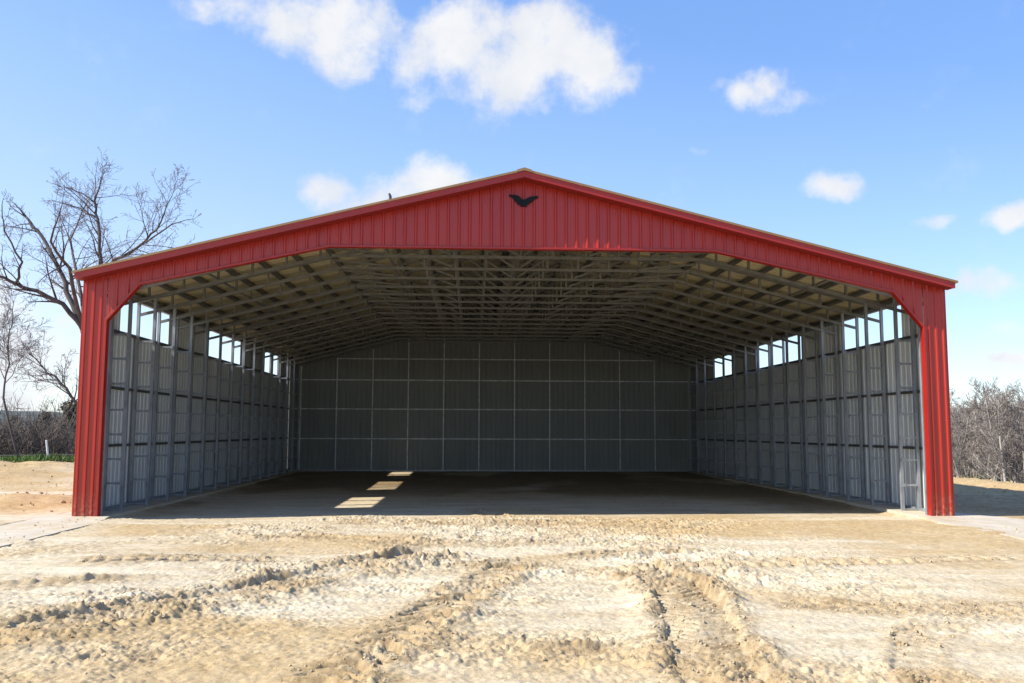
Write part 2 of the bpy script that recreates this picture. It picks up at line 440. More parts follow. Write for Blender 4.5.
# concrete strips the side walls stand on
for sx, nm in ((-1, 'left'), (1, 'right')):
    m = MB()
    pr = random.Random(5+sx)
    inner = []; outer = []
    yy = -9.0
    while yy < 21.4:
        front = 1 if yy < -.4 else 0
        wi = 8.42 if yy > 0 else 8.42-.30*min(1, -yy/1.2)
        wo = 9.62 if yy > .3 else min(10.15, 9.62+(.3-yy)*.75)
        inner.append((sx*(wi+pr.uniform(-.025, .025)), yy)); outer.append((sx*(wo+pr.uniform(-.02, .02)), yy)); yy += .35
    n = len(inner)
    for z in (.022, -.12):
        m.v += [(x, y, z) for x, y in inner]+[(x, y, z) for x, y in outer]
    for k in range(n-1):
        q = [k, k+1, n+k+1, n+k]
        m.face(q if sx < 0 else q[::-1])
        m.face([k, 2*n+k, 2*n+k+1, k+1]); m.face([n+k, n+k+1, 3*n+k+1, 3*n+k])
    m.face([0, n, 3*n, 2*n]); m.face([n-1, 3*n-1, 4*n-1, 2*n-1])
    tag(m.build('concrete_strip', M_CONC), 'pale concrete footing strip under the %s wall running out to the front' % nm, kind='structure')

# ------------------------------------------------------------------ the barn
W2 = 9.145; LEN = 21.1; SL = .248; ZR = 7.11
BAY = LEN/15
def zs(x): return ZR-SL*abs(x)                 # soffit / top of walls
def zb(x):                                     # lower outline of the gable front
    a = abs(x)
    if a <= 4.1: return 5.655
    if a <= 8.0: return 5.655-(a-4.1)*(5.655-4.81)/3.9
    if a <= 8.655: return 4.81-(a-8.0)*(4.81-4.03)/.655
    return 0.
barn = link('open_front_barn', None)
tag(barn, 'large red metal pole barn with open front and tan gabled roof on sandy pad', 'barn')

RIB, RW, RH = .2286, .034, .019
def profile(u0, u1, pitch=RIB, RH=.019):
    """breakpoints (u, offset) of a ribbed panel"""
    pts = [(u0, 0.)]; k = math.ceil((u0+.03)/pitch)
    while k*pitch < u1-.03:
        c = k*pitch
        pts += [(c-RW, 0), (c-RW*.42, RH), (c+RW*.42, RH), (c+RW, 0)]
        for q in (.36, .64):
            e = c+pitch*q
            if e+.02 < u1: pts += [(e-.012, 0), (e, .004), (e+.012, 0)]
        k += 1
    pts.append((u1, 0.)); return pts
TH = .0045
def ribbed(m, pts, place, z0f, z1f, mis=(0, 1)):
    """two-sided sheet: place(u, off, z) -> xyz; front material mis[0], back mis[1]"""
    k = len(m.v); n = len(pts)
    for off in (0, -TH):
        for u, h in pts: m.v.append(place(u, h+off, z0f(u)))
        for u, h in pts: m.v.append(place(u, h+off, z1f(u)))
    for j in range(n-1):
        m.face([k+j, k+j+1, k+n+j+1, k+n+j], mis[0])
        m.face([k+2*n+j, k+3*n+j, k+3*n+j+1, k+2*n+j+1], mis[1])
        m.face([k+j, k+2*n+j, k+2*n+j+1, k+j+1], mis[0]); m.face([k+n+j, k+n+j+1, k+3*n+j+1, k+3*n+j], mis[0])
    m.face([k, k+n, k+3*n, k+2*n], mis[0]); m.face([k+n-1, k+3*n-1, k+4*n-1, k+2*n-1], mis[0])

# gable front with the two corner posts' cladding
m = MB()
pts = profile(-W2, W2, RIB, .028)
for kx in (-8.655, -8.0, -4.1, 0, 4.1, 8.0, 8.655):
    if all(abs(kx-p[0]) > 1e-3 for p in pts):
        pts.append((kx, 0.)) if False else None
def h_at(u):
    for (a, ha), (c, hc) in zip(pts[:-1], pts[1:]):
        if a <= u <= c: return ha+(hc-ha)*(u-a)/max(1e-9, c-a)
    return 0.
ex = [(kx, h_at(kx)) for kx in (-8.0, -4.1, 0, 4.1, 8.0)]
gp = sorted([p for p in pts if abs(p[0]) < 8.64]+ex+[(-8.64, h_at(-8.64)), (8.64, h_at(8.64))])
ribbed(m, gp, lambda u, h, z: (u, -h, z), zb, lambda u: zs(u)+.03)
m.build('gable_panel', [M_RED, M_PANEL], barn)
for sx in (-1, 1):
    m = MB()
    a, c = (-W2, -8.655) if sx < 0 else (8.655, W2)
    pp = [(a, 0), (a+.045, 0), (a+.06, .022), (a+.085, .022), (a+.10, 0), (a+.20, 0), (a+.215, .024), (a+.245, .024), (a+.26, 0), (a+.36, 0), (a+.375, .022), (a+.40, .022), (a+.415, 0), (c, 0)]
    if sx > 0: pp = [(a+c-u, h) for u, h in pp][::-1]
    ribbed(m, pp, lambda u, h, z: (u, -h, z), lambda u: .015, lambda u: zs(u)+.03)
    # screw rows at the girts
    for zz in (1.42, 2.70, 3.98):
        for u in (a+.03, a+.15, a+.30, a+.46):
            m.cyl((u, -.001, zz), (0, -1, 0), .0075, .007, 6)
    # return of the post towards the inside
    xi = sx*8.655
    m.box(min(xi, xi+sx*.02), max(xi, xi+sx*.02), .004, .10, .015, 4.03)
    m.box(min(sx*9.12, sx*9.15), max(sx*9.12, sx*9.15), .004, .10, .015, zs(9.12))
    m.build('corner_post', [M_RED, M_PANEL], barn)
# trim round the opening, one piece per straight run
outline = [(-8.655, .015), (-8.655, 4.03), (-8.0, 4.81), (-4.1, 5.655), (4.1, 5.655), (8.0, 4.81), (8.655, 4.03), (8.655, .015)]
m = MB()
tw = .05
off = []
for k, (x, z) in enumerate(outline):           # mitred inner edge (towards the opening)
    ns = []
    for p, q in ((k-1, k), (k, k+1)):
        if 0 <= p and q < len(outline):
            dx, dz = outline[q][0]-outline[p][0], outline[q][1]-outline[p][1]; l = math.hypot(dx, dz)
            ns.append((dz/l, -dx/l))
    nx_, nz_ = sum(a for a, _ in ns), sum(c for _, c in ns); l2 = nx_*nx_+nz_*nz_
    f = 2/l2*tw*(len(ns)/2) if len(ns) == 2 else tw
    off.append((x+nx_*f, z+nz_*f) if len(ns) == 2 else (x+nx_*tw, z+nz_*tw))
for k in range(len(outline)):
    x, z = outline[k]; xo, zo = off[k]
    for y in (-.034, .12):
        # straddle the panel edge: a third outside, the rest towards the opening
        m.v.append((x-(xo-x)*.35, y, max(.015, z-(zo-z)*.35))); m.v.append((x+(xo-x)*.65, y, max(.015, z+(zo-z)*.65)))
for k in range(len(outline)-1):
    a = k*4; c = a+4
    m.face([a, a+1, c+1, c]); m.face([a+1, a+3, c+3, c+1]); m.face([a+2, a, c, c+2]); m.face([a+3, a+2, c+2, c+3])
m.face([0, 2, 3, 1]); e = (len(outline)-1)*4; m.face([e, e+1, e+3, e+2])
bevel(m.build('opening_trim', M_REDTRIM, barn), .006, 2)

# eaves overhang: soffit and fascia, then the roof sheet on top
OV = .37; XE = 9.175
for sx in (-1, 1):
    m = MB()
    def P(x, y, z): m.v.append((sx*x, y, z))
    x0, x1 = .0, XE
    # soffit slab
    for y in (-OV+.012, -.026):
        for x in (x0, x1):
            P(x, y, ZR-SL*x); P(x, y, ZR-SL*x+.02)
    for q in ((0,1,3,2),(4,6,7,5),(0,2,6,4),(1,5,7,3),(2,3,7,6),(0,4,5,1)): m.face(list(q))
    m.build('soffit', M_SOFFIT, barn)
    m = MB()
    prof = [(-OV, -.012), (-OV, .072), (-OV-.012, .084), (-OV-.012, .112), (-OV+.012, .112), (-OV+.012, -.012)]
    for x in (x0, x1):
        for y, dz in prof: m.v.append((sx*x, y, ZR-SL*x+dz))
    n = len(prof)
    for j in range(n): m.face([j, (j+1) % n, n+(j+1) % n, n+j])
    m.face(list(range(n))); m.face(list(range(n, 2*n))[::-1])
    m.build('fascia', M_REDTRIM, barn)
    # eave trim along the side
    m = MB()
    m.box(min(sx*9.15, sx*9.17), max(sx*9.15, sx*9.17), -.02, LEN+.1, zs(XE)+.02, zs(XE)+.11)
    m.build('eave_trim', M_REDTRIM, barn)

# roof sheet: ribs run from ridge to eave
rp = profile(-OV-.035, LEN+.22)
for sx in (-1, 1):
    m = MB(); k0 = 0; n = len(rp)
    zt = .116
    for x in (0.165, XE+.05):
        for u, h in rp: m.v.append((sx*x, u, ZR-SL*x+zt+h+.042))
    for x in (0.165, XE+.05):
        for u, h in rp: m.v.append((sx*x, u, ZR-SL*x+zt+h*.999))
    for j in range(n-1):
        m.face([j, j+1, n+j+1, n+j], 0); m.face([2*n+j, 3*n+j, 3*n+j+1, 2*n+j+1], 1)
        m.face([n+j, n+j+1, 3*n+j+1, 3*n+j], 0)
    m.face([0, n, 3*n, 2*n], 0); m.face([n-1, 3*n-1, 4*n-1, 2*n-1], 0)
    rs = m.build('roof_sheet', [M_TAN, M_UNDER], barn)
m = MB()
for y in (-OV-.045, LEN+.23):
    for x, dz in ((-.16, .120-SL*.16), (0, .120), (.16, .120-SL*.16), (.16, .172-SL*.16), (0, .182), (-.16, .172-SL*.16)):
        m.v.append((x, y, ZR+dz))
for j in range(6): m.face([j, (j+1) % 6, 6+(j+1) % 6, 6+j])
m.face(list(range(6))); m.face(list(range(6, 12))[::-1])
m.build('ridge_cap', M_TAN, barn)
# short vent pipe through the roof near the front
m = MB(); xp = -2.82
m.tube([Vector((xp, -.10, zs(xp)+.10)), Vector((xp-.01, -.10, zs(xp)+.30)), Vector((xp-.035, -.10, zs(xp)+.36))], [.03, .03, .022], 8)
m.build('vent_pipe', M_DARK, barn)

# black eagle emblem on the gable
eagle = [(-.325,.256),(-.28,.266),(-.235,.258),(-.20,.26),(-.13,.25),(-.085,.222),(-.045,.180),(-.02,.150),(-.004,.166),(.016,.162),(.024,.146),
         (.05,.178),(.095,.205),(.16,.228),(.21,.232),(.25,.242),(.29,.236),(.33,.248),(.30,.222),(.318,.212),(.268,.196),(.278,.184),(.225,.160),(.232,.146),(.18,.124),
         (.18,.11),(.135,.088),(.105,.058),(.075,.046),(.085,.012),(.05,.022),(.025,-.006),(.0,.010),(-.035,-.004),(-.05,.020),(-.085,.03),(-.115,.058),(-.15,.085),(-.148,.104),
         (-.188,.124),(-.186,.14),(-.225,.166),(-.218,.182),(-.265,.202),(-.255,.214),(-.305,.228),(-.292,.238)]
m = MB(); n = len(eagle)
for y in (-.026, -.05):
    for x, z in eagle: m.v.append((x, y, 6.535+z))
m.face(list(range(n))); m.face(list(range(n, 2*n))[::-1])
for j in range(n): m.face([j, n+j, n+(j+1) % n, (j+1) % n])
m.build('eagle_emblem', M_BLACK, barn)

# side walls: ribbed sheets with a strip of openings under the eaves
OPEN = [(1.96, 5.25), (8.5, 12.62), (16.05, 18.8)]
closed = [(0.0, 1.96), (5.25, 8.5), (12.62, 16.05), (18.8, LEN)]
for sx in (-1, 1):
    m = MB()
    pl = lambda u, h, z: (sx*(W2+h-.02), u, z)
    ribbed(m, profile(.0, LEN), pl, lambda u: -.02, lambda u: 3.99, (0, 1))
    for a, c in closed:
        ribbed(m, profile(a, c), pl, lambda u: 3.992, lambda u: zs(W2)+.05, (0, 1))
    m.build('side_wall', [M_RED, M_PANEL], barn)
# back wall
m = MB()
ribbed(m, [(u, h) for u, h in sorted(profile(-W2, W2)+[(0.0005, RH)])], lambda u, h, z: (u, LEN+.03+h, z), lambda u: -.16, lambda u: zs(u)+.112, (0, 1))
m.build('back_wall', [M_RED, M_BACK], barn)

def part(name, me, parent, loc=(0,0,0), rot=None, scale=None):
    o = link(name, me, parent, loc)
    if scale: o.scale = scale
    return o
# girts on the walls
for sx in (-1, 1):
    for z, hh in ((1.42, .06), (2.70, .06), (3.97, .07)):
        m = MB(); m.box(min(sx*9.062, sx*9.118), max(sx*9.062, sx*9.118), .10, LEN-.01, z-hh/2, z+hh/2)
        m.build('girt', M_PURLIN, barn)
    m = MB(); m.box(min(sx*9.03, sx*9.12), max(sx*9.03, sx*9.12), .10, LEN-.01, 4.79, 4.90); m.build('girt', M_GALV, barn)
    m = MB(); m.box(min(sx*8.99, sx*9.06), max(sx*8.99, sx*9.06), .10, LEN-.08, .023, .085)
    m.build('base_rail', M_GALV, barn)
BX = [-8.59+1.5655*k for k in range(12)]
for z in (1.40, 2.70, 3.98, 4.92):
    half = W2-.05 if z < 4.5 else 7.0
    m = MB(); m.box(-half, half, LEN-.030, LEN+.022, z-.022, z+.022); m.build('girt', M_RAIL, barn)
m = MB(); m.box(-W2+.55, W2-.55, LEN-.10, LEN-.035, -.03, .05); m.build('base_rail', M_GALV, barn)
for x in BX:
    m = MB(); m.box(x-.022, x+.022, LEN-.10, LEN-.034, .053, zs(x)-.38); m.build('wall_post', M_RAIL, barn)

# ladder-like wall frames: two uprights and rungs
def box_mesh(name, mat, *b):
    m = MB(); m.box(*b); return m.mesh(name, [mat])
zi, zo = zs(8.64)-.02, zs(9.0)-.02
me_in = box_mesh('inner_upright', M_GALV, -.034, .034, -.034, .034, .022, zi)
me_out = box_mesh('outer_upright', M_GALV, -.032, .032, -.034, .034, .088, zo)
me_rung = box_mesh('rung', M_GALV, -.17, .17, -.026, .026, -.022, .022)
XI, XO = 8.642, 9.026
RUNGS = [.05, .60, 1.14, 1.67, 2.20, 2.78, 3.34, 3.86]
m = MB()
m.v = [(x, y, z) for x, z in ((-.036,-.036),(.02,-.036),(.036,.036),(-.036,.036)) for y in (-.012, .012)]
for q in ((0,2,3,1),(2,4,5,3),(4,6,7,5),(6,0,1,7),(0,6,4,2),(1,3,5,7)): m.face(list(q))
me_gus = m.mesh('gusset', [M_GALV])
FY = [.16, 1.27]+[BAY*k for k in range(2, 15)]+[LEN-.16]
for sx in (-1, 1):
    for y in FY:
        fr = link('wall_frame', None, barn, (0, y, 0))
        part('upright', me_in, fr, (sx*XI, 0, 0)); part('upright', me_out, fr, (sx*XO, 0, 0))
        for z in RUNGS:
            jit = rng.uniform(-.015, .015)
            part('rung', me_rung, fr, (sx*(XI+XO)/2, 0, z+(jit if z > .1 else 0)))
            if z > .1:
                part('gusset', me_gus, fr, (sx*(XI+.03), -.045, z+jit))

# trusses
PX = [.0]
TXS = [.75*k for k in range(1, 12)]
def top_z(x): return zs(x)-.005-.045
def bot_z(x):
    a = abs(x)
    return 5.69 if a <= 4.25 else 5.69-(a-4.25)*.252
def chord_mesh(name, xs_, zf, w, h):
    m = MB()
    for a, c in zip(xs_[:-1], xs_[1:]):
        m.bar((a, 0, zf(a)), (c, 0, zf(c)), w, h)
    return m.mesh(name, [M_TRUSS])
me_top = [chord_mesh('top_chord', [0, s*9.06], top_z, .06, .07) for s in (-1, 1)]
me_mid = chord_mesh('bottom_chord', [-4.25, 4.25], bot_z, .06, .065)
me_side = [chord_mesh('bottom_chord', [s*4.28, s*8.99], bot_z, .058, .065) for s in (-1, 1)]
webs = []
for x in [0]+[s*t for t in TXS for s in (-1, 1)]:
    if abs(x) > 8.4: continue
    m = MB(); m.bar((x, 0, bot_z(x)+.033), (x, 0, top_z(x)-.04), .05, .05); webs.append(m.mesh('web', [M_TRUSS]))
for a, c in ((0, 1.5), (0, -1.5), (1.5, 3.0), (-1.5, -3.0), (3.0, 4.5), (-3.0, -4.5)):
    m = MB()
    dx = math.copysign(.07, c-a)
    m.bar((a+dx, 0, bot_z(a)+.05), (c-dx, 0, top_z(c)-.07), .044, .05); webs.append(m.mesh('diagonal', [M_TRUSS]))
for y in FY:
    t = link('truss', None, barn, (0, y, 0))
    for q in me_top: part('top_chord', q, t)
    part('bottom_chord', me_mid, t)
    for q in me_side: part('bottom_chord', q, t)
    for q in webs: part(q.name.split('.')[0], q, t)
# purlins between trusses and roof sheet, running the length of the barn
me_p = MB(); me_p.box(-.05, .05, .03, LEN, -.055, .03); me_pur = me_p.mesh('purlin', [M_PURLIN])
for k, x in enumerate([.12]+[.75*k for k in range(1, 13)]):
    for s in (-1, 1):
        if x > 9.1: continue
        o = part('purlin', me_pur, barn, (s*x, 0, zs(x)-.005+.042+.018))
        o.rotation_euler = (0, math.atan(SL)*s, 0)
# lengthwise braces tying the bottom chords
me_l = MB(); me_l.box(-.022, .022, .2, LEN-.2, -.022, .022); me_lb = me_l.mesh('tie_brace', [M_TRUSS])
for x in (-6.75, -3.0, 0.0, 3.0, 6.75):
    part('tie_brace', me_lb, barn, (x, 0, bot_z(x)+.056))

# ------------------------------------------------------------------ trees
def rvec(r): return Vector((r.gauss(0,1), r.gauss(0,1), r.gauss(0,1)))
def grow(limb, twig, p, d, length, r0, lev, r, up=.12, wig=.16, dens=1., maxlev=3, minr=.004):
    seg = max(3, int(length/(.35 if lev > 1 else .5)))
    seg = min(seg, 9)
    pts, rad = [p.copy()], [r0]; dd = d.copy(); q = p.copy()
    for k in range(seg):
        dd = (dd + rvec(r)*wig*(.6+.25*lev) + Vector((0, 0, up))*(.5 if lev else .3)).normalized()
        q = q+dd*(length/seg); pts.append(q.copy()); rad.append(max(minr, r0*(1-.78*(k+1)/seg)))
    (limb if lev < 2 else twig).tube(pts, rad, 7 if lev == 0 else (5 if lev == 1 else 3))
    branch_from(limb, twig, pts, rad, length, lev, r, up, wig, dens, maxlev, minr)
def branch_from(limb, twig, pts, rad, length, lev, r, up, wig, dens, maxlev, minr, start=.25):
    if lev >= maxlev: return
    n = int((length*(3.2, 5.2, 7.5, 5.)[lev]+1)*dens)
    for c in range(n):
        t = start+(1-start)*((c+r.random())/n); k = min(len(pts)-2, int(t*(len(pts)-1)))
        f = t*(len(pts)-1)-k; base = pts[k].lerp(pts[k+1], min(1, max(0, f)))
        ax = (pts[k+1]-pts[k]).normalized()
        side = ax.cross(rvec(r)); side.normalize()
        ang = r.uniform(.5, 1.05)
        nd = (ax*math.cos(ang)+side*math.sin(ang)).normalized()
        ln = length*r.uniform(.28, .52)*(1.15-.55*t)
        if lev >= 2: ln = min(ln, r.uniform(.3, .95))
        grow(limb, twig, base, nd, ln, max(minr, rad[k]*r.uniform(.32, .55)), lev+1, r, up, wig, dens, maxlev, minr)

def tree_obj(label, cat, limb, twig, loc, mt=M_BARK, mw=M_TWIG, group=None, name='bare_tree'):
    root = link(name, None, None, loc)
    tag(root, label, cat, group)
    limb.build('trunk', mt, root, True); twig.build('crown', mw, root)
    return root

# the big bare tree standing beside the left wall; limbs follow real branches in 3D
def ray(px, py):
    c, s = math.cos(ROLL), math.sin(ROLL); a, bb = px-512, py-341.5
    x = (c*a+s*bb)/FPX; u = -(-s*a+c*bb)/FPX
    y = math.cos(PITCH)-u*math.sin(PITCH); z = math.sin(PITCH)+u*math.cos(PITCH)
    return Vector((x*math.cos(YAW)+y*math.sin(YAW), -x*math.sin(YAW)+y*math.cos(YAW), z))
def atY(px, py, Yp):
    d = ray(px, py); return CAM+d*((Yp-CAM.y)/d.y)
def big_tree():
    r = random.Random(11)
    base = Vector((-12.9, 10.5, -.1)); limb, twig = MB(), MB()
    def path(pix, rad0, rad1, dens=1., start=.15, lev=0):
        P = [atY(a, c, yy)-base for a, c, yy in pix]
        Q = []
        for k in range(len(P)-1):
            for j in range(3):
                Q.append(P[k].lerp(P[k+1], j/3)+rvec(r)*.03)
        Q.append(P[-1]); n = len(Q)
        R = [rad0+(rad1-rad0)*k/(n-1) for k in range(n)]
        limb.tube(Q, R, 8)
        L = sum((Q[k+1]-Q[k]).length for k in range(n-1))
        branch_from(limb, twig, Q, R, L*.80, 0, r, .04, .19, dens*.82, 3, .0046, start)
        grow(limb, twig, Q[-1], (Q[-1]-Q[-3]).normalized(), min(1.1, L*.16), rad1*.8, 1, r, .1, .17, dens, 3, .0058)
    fork = (84, 330, 10.5)
    P0 = [Vector((0,0,0)), Vector((.05,0,1.5)), Vector((0,.02,3.2)), atY(*fork)-base]
    limb.tube(P0, [.23, .18, .15, .125], 10)
    path([fork, (67,292,10.7), (58.6,266,10.8), (38,231,11.0), (25,216,11.1)], .10, .035, 1.3)
    path([fork, (64,304,10.3), (38,292,10.0), (15,283.6,9.7), (0,276,9.6), (-25,262,9.4)], .085, .035, 1.3)
    path([fork, (92,300,11.2), (101,263,11.6), (98,219,11.8), (95,202,11.9), (100,182,12.0)], .095, .02, 1.2, .3)
    path([(98,219,11.8), (80,208,11.9), (55,201,12.0)], .035, .012, 1.4)
    path([(97,204,11.9), (76,190,12.1), (54,184,12.2)], .03, .010, 1.4)
    path([fork, (100,285,10.2), (114,260,9.9), (146,242,9.6), (160,222,9.5), (172,196,9.3)], .078, .012, 1.3, .35)
    path([(146,242,9.6), (172,225,9.3), (194,219,9.0)], .03, .008, 1.3)
    path([(15,283,9.7), (22,262,9.6), (5,232,9.5), (2,205,9.4)], .045, .014, 1.4)
    # limbs towards and away from the viewer
    path([fork, (70,270,9.3), (50,240,8.2), (62,205,7.4)], .07, .014, .9)
    path([fork, (80,280,12), (70,240,13.4), (88,200,14.6)], .07, .014, .9)
    return tree_obj('big bare tree with a forked dark trunk close beside the left barn wall', 'tree', limb, twig, base)
big_tree()
def left_small(pix, base, rad, label, seed, dens=1.2):
    r = random.Random(seed); limb, twig = MB(), MB(); base = Vector(base)
    P = [Vector((0, 0, 0))]+[atY(*p)-base for p in pix]
    Q = []
    for k in range(len(P)-1):
        for j in range(3): Q.append(P[k].lerp(P[k+1], j/3)+rvec(r)*.04)
    Q.append(P[-1]); n = len(Q); R = [rad*(1-.75*k/(n-1)) for k in range(n)]
    limb.tube(Q, R, 7); L = sum((Q[k+1]-Q[k]).length for k in range(n-1))
    branch_from(limb, twig, Q, R, L*.6, 0, r, .1, .18, dens, 3, .006, .35)
    tree_obj(label, 'tree', limb, twig, base)
left_small([(3,398,22), (8,365,22), (9,333,22), (14,300,22.5)], (-20.9, 22, 0), .055, 'slim bare sapling left of the big forked tree', 21, 1.3)
left_small([(84,408,20), (66,388,20), (48,372,20), (27,352,20)], (-14.6, 20, 0), .085, 'leaning bare tree bent to the left below the big forked tree', 22, 1.2)

# woods on the right: trees on the falling slope
def wood_variant(seed, H, forky):
    r = random.Random(seed); limb, twig = MB(), MB()
    pts, rad = [Vector((0, 0, -.2))], [H*.014]; d = Vector((r.uniform(-.05,.05), r.uniform(-.05,.05), 1)).normalized()
    n = 9
    for k in range(n):
        d = (d+rvec(r)*.06+Vector((0,0,.06))).normalized(); pts.append(pts[-1]+d*(H*.92/n)); rad.append(H*.014*(1-.82*(k+1)/n)+.006)
    limb.tube(pts, rad, 6)
    branch_from(limb, twig, pts, rad, H*.72, 0, r, .16, .15, 0.78 if not forky else .9, 3, .014, .28 if forky else .4)
    lm = limb.mesh('trunk', [M_PALEBARK]); tm = twig.mesh('crown', [M_GREYTWIG])
    lm.polygons.foreach_set('use_smooth', [True]*len(lm.polygons))
    return lm, tm
VARS = [wood_variant(31, 8.5, False), wood_variant(32, 9.5, True), wood_variant(33, 10.5, False), wood_variant(34, 9.0, True), wood_variant(35, 11.0, True)]
wr = random.Random(77)
def zone_label(px, y):
    side = 'beside the red post' if px < 972 else ('midway along the gap' if px < 1000 else 'by the right picture edge')
    depth = 'front rows' if y < 60 else ('middle rows' if y < 80 else 'back rows')
    return 'bare grey tree in the %s of the right woods, %s' % (depth, side)
cnt = 0
for k in range(64):
    px = wr.uniform(938, 1045); yy = 42+62*(k/63.)**1.0+wr.uniform(-3, 3)
    g = atY(px, 440, yy); x = g.x
    v = VARS[wr.randrange(5)]
    root = link('woodland_tree', None, None, (x, yy, ground_far(np.array([x]), np.array([yy]))[0]-.1))
    sc = wr.uniform(.76, 1.08); root.scale = (sc, sc, sc*wr.uniform(.92, 1.05)); root.rotation_euler = (0, 0, wr.uniform(0, 6.28))
    tag(root, zone_label(px, yy), 'tree', 'bare trees in the woods right of the barn')
    part('trunk', v[0], root); part('crown', v[1], root)
# paler forked tree standing out at the front of the woods
lm, tm = wood_variant(41, 9.2, True)
g = atY(1003, 440, 41.); root = link('woodland_tree', None, None, (g.x, 41., ground_far(np.array([g.x]), np.array([41.]))[0]-.1))
tag(root, 'pale forked bare tree standing out at the front of the right woods', 'tree', 'bare trees in the woods right of the barn')
M_BIRCH = simple('birch_bark', (.36, .33, .29), .85, 0, .3, 2.5, (1, 1, .5))
lm.materials.clear(); lm.materials.append(M_BIRCH)
part('trunk', lm, root); part('crown', tm, root)

# far-off wood that reads as one mass, both sides
fw = MB(); r = random.Random(5)
def stem(x, y, h, mb=None, z=None):
    mb = mb or fw
    z0 = float(ground_far(np.array([x]), np.array([y]))[0])-.2 if z is None else z
    p = Vector((x, y, z0)); top = p+Vector((r.gauss(0,.06)*h, r.gauss(0,.06)*h, h))
    mb.tube([p, p.lerp(top, .5)+rvec(r)*.1, top], [h*.011, h*.008, .02], 3)
    for _ in range(26):
        t = r.uniform(.25, 1); q = p.lerp(top, t); L = h*r.uniform(.10, .30)*(1.25-.7*t)
        d = Vector((r.gauss(0,1), r.gauss(0,1), r.uniform(.3, 1.6))).normalized()
        e = q+d*L; mb.tube([q, q.lerp(e, .5)+rvec(r)*.08, e], [.03, .022, .012], 3)
        for _ in range(4):
            f = q.lerp(e, r.uniform(.35, 1)); d2 = (d+rvec(r)*.6).normalized()
            mb.tube([f, f+d2*L*r.uniform(.25, .5)], [.016, .009], 3)
for k in range(900):
    yy = r.uniform(78, 150); px = r.uniform(905, 1085) if k < 420 else r.choice((r.uniform(800, 905), r.uniform(1085, 1300))); g = atY(px, 440, yy); stem(g.x, yy, r.uniform(6.5, 10))
tag(fw.build('far_woods', M_GREYTWIG), 'mass of bare grey woods far beyond the right bank', 'woods', kind='stuff')

# undergrowth with first spring leaves below the right woods
ug = MB()
for k in range(420):
    yy = r.uniform(38, 90); px = r.uniform(935, 1050); g = atY(px, 440, yy)
    z0 = float(ground_far(np.array([g.x]), np.array([yy]))[0]); c = Vector((g.x, yy, z0))
    for _ in range(7):
        d = Vector((r.gauss(0,.5), r.gauss(0,.5), 1)).normalized(); L = r.uniform(.7, 2.2)
        ug.tube([c, c+d*L*.5+rvec(r)*.08, c+d*L+rvec(r)*.15], [.02, .014, .008], 3, 0)
        if k % 3 == 0:
            for _ in range(8):
                p = c+d*L*r.uniform(.3, 1)+rvec(r)*.18; a, bb = rvec(r)*.07, rvec(r)*.07
                i0 = len(ug.v); ug.v += [tuple(p-a), tuple(p+bb), tuple(p+a), tuple(p-bb)]; ug.face([i0, i0+1, i0+2, i0+3], 1)
tag(ug.build('undergrowth', [M_BRUSH, M_LEAF]), 'brushy undergrowth with first green leaves below the right woods', 'undergrowth', kind='stuff')

# left: thicket, evergreens, fence, grass, marker post
th_ = MB()
for k in range(860):
    yy = r.uniform(30, 62); px = r.uniform(-70, 96) if k < 560 else r.choice((r.uniform(-260, -70), r.uniform(96, 190))); g = atY(px, 440, yy)
    h = r.uniform(1.8, 4.6)*(.95+.42*(yy-30)/32)
    z0 = float(ground_far(np.array([g.x]), np.array([yy]))[0]); c = Vector((g.x, yy, z0-.1))
    for _ in range(6):
        d = Vector((r.gauss(0,.38), r.gauss(0,.38), 1)).normalized(); L = h*r.uniform(.6, 1.05)
        e = c+d*L+rvec(r)*.15; mid = c+d*L*.5+rvec(r)*.12
        th_.tube([c, mid, e], [.03, .02, .008], 3)
        for _ in range(6):
            f = mid.lerp(e, r.uniform(-.6, 1)); d2 = (d+rvec(r)*.7).normalized()
            f2 = f+d2*h*r.uniform(.1, .28); th_.tube([f, f2], [.014, .007], 3)
            for _ in range(2):
                f3 = f.lerp(f2, r.uniform(.3, 1)); th_.tube([f3, f3+(d2+rvec(r)*.6).normalized()*h*.1], [.009, .006], 3)
tag(th_.build('thicket', M_BRUSH), 'tangled bare brush behind the fence at the left', 'thicket', kind='stuff')

def leafy(name, label, px, py_top, yy, w, mat, seed):
    r = random.Random(seed)
    g = atY(px, 450, yy); z0 = float(ground_far(np.array([g.x]), np.array([yy]))[0])
    top = atY(px, py_top, yy).z-z0
    root = link(name, None, None, (g.x, yy, z0)); tag(root, label, 'tree')
    t = MB(); t.tube([Vector((0,0,-.1)), Vector((.1,0,top*.5)), Vector((0,.1,top*.93))], [.11, .07, .02], 6)
    f = MB()
    for k in range(60):
        hh = r.uniform(.18, 1)*top; rr = w*(1.15-.75*hh/top)*r.uniform(.3, 1); a = r.uniform(0, 6.28)
        cpt = Vector((math.cos(a)*rr, math.sin(a)*rr, hh)); t.tube([Vector((0,0,hh*.8)), cpt], [.025, .01], 3)
        for _ in range(34):
            p = cpt+rvec(r)*.24*w*.8; u, v = rvec(r)*.075, rvec(r)*.075
            i0 = len(f.v); f.v += [tuple(p-u), tuple(p+v), tuple(p+u), tuple(p-v)]; f.face([i0, i0+1, i0+2, i0+3])
    t.build('trunk', M_BARK, root); f.build('crown', mat, root)
leafy('evergreen_tree', 'olive green evergreen beside the red left post behind the brush', 68, 404, 44, .95, M_PINE, 61)
leafy('evergreen_tree', 'low olive evergreen in the middle of the left brush', 44, 415, 50, .8, M_PINE, 62)
leafy('evergreen_tree', 'small dark evergreen at the left end of the brush', 12, 419, 55, .8, M_PINE, 63)

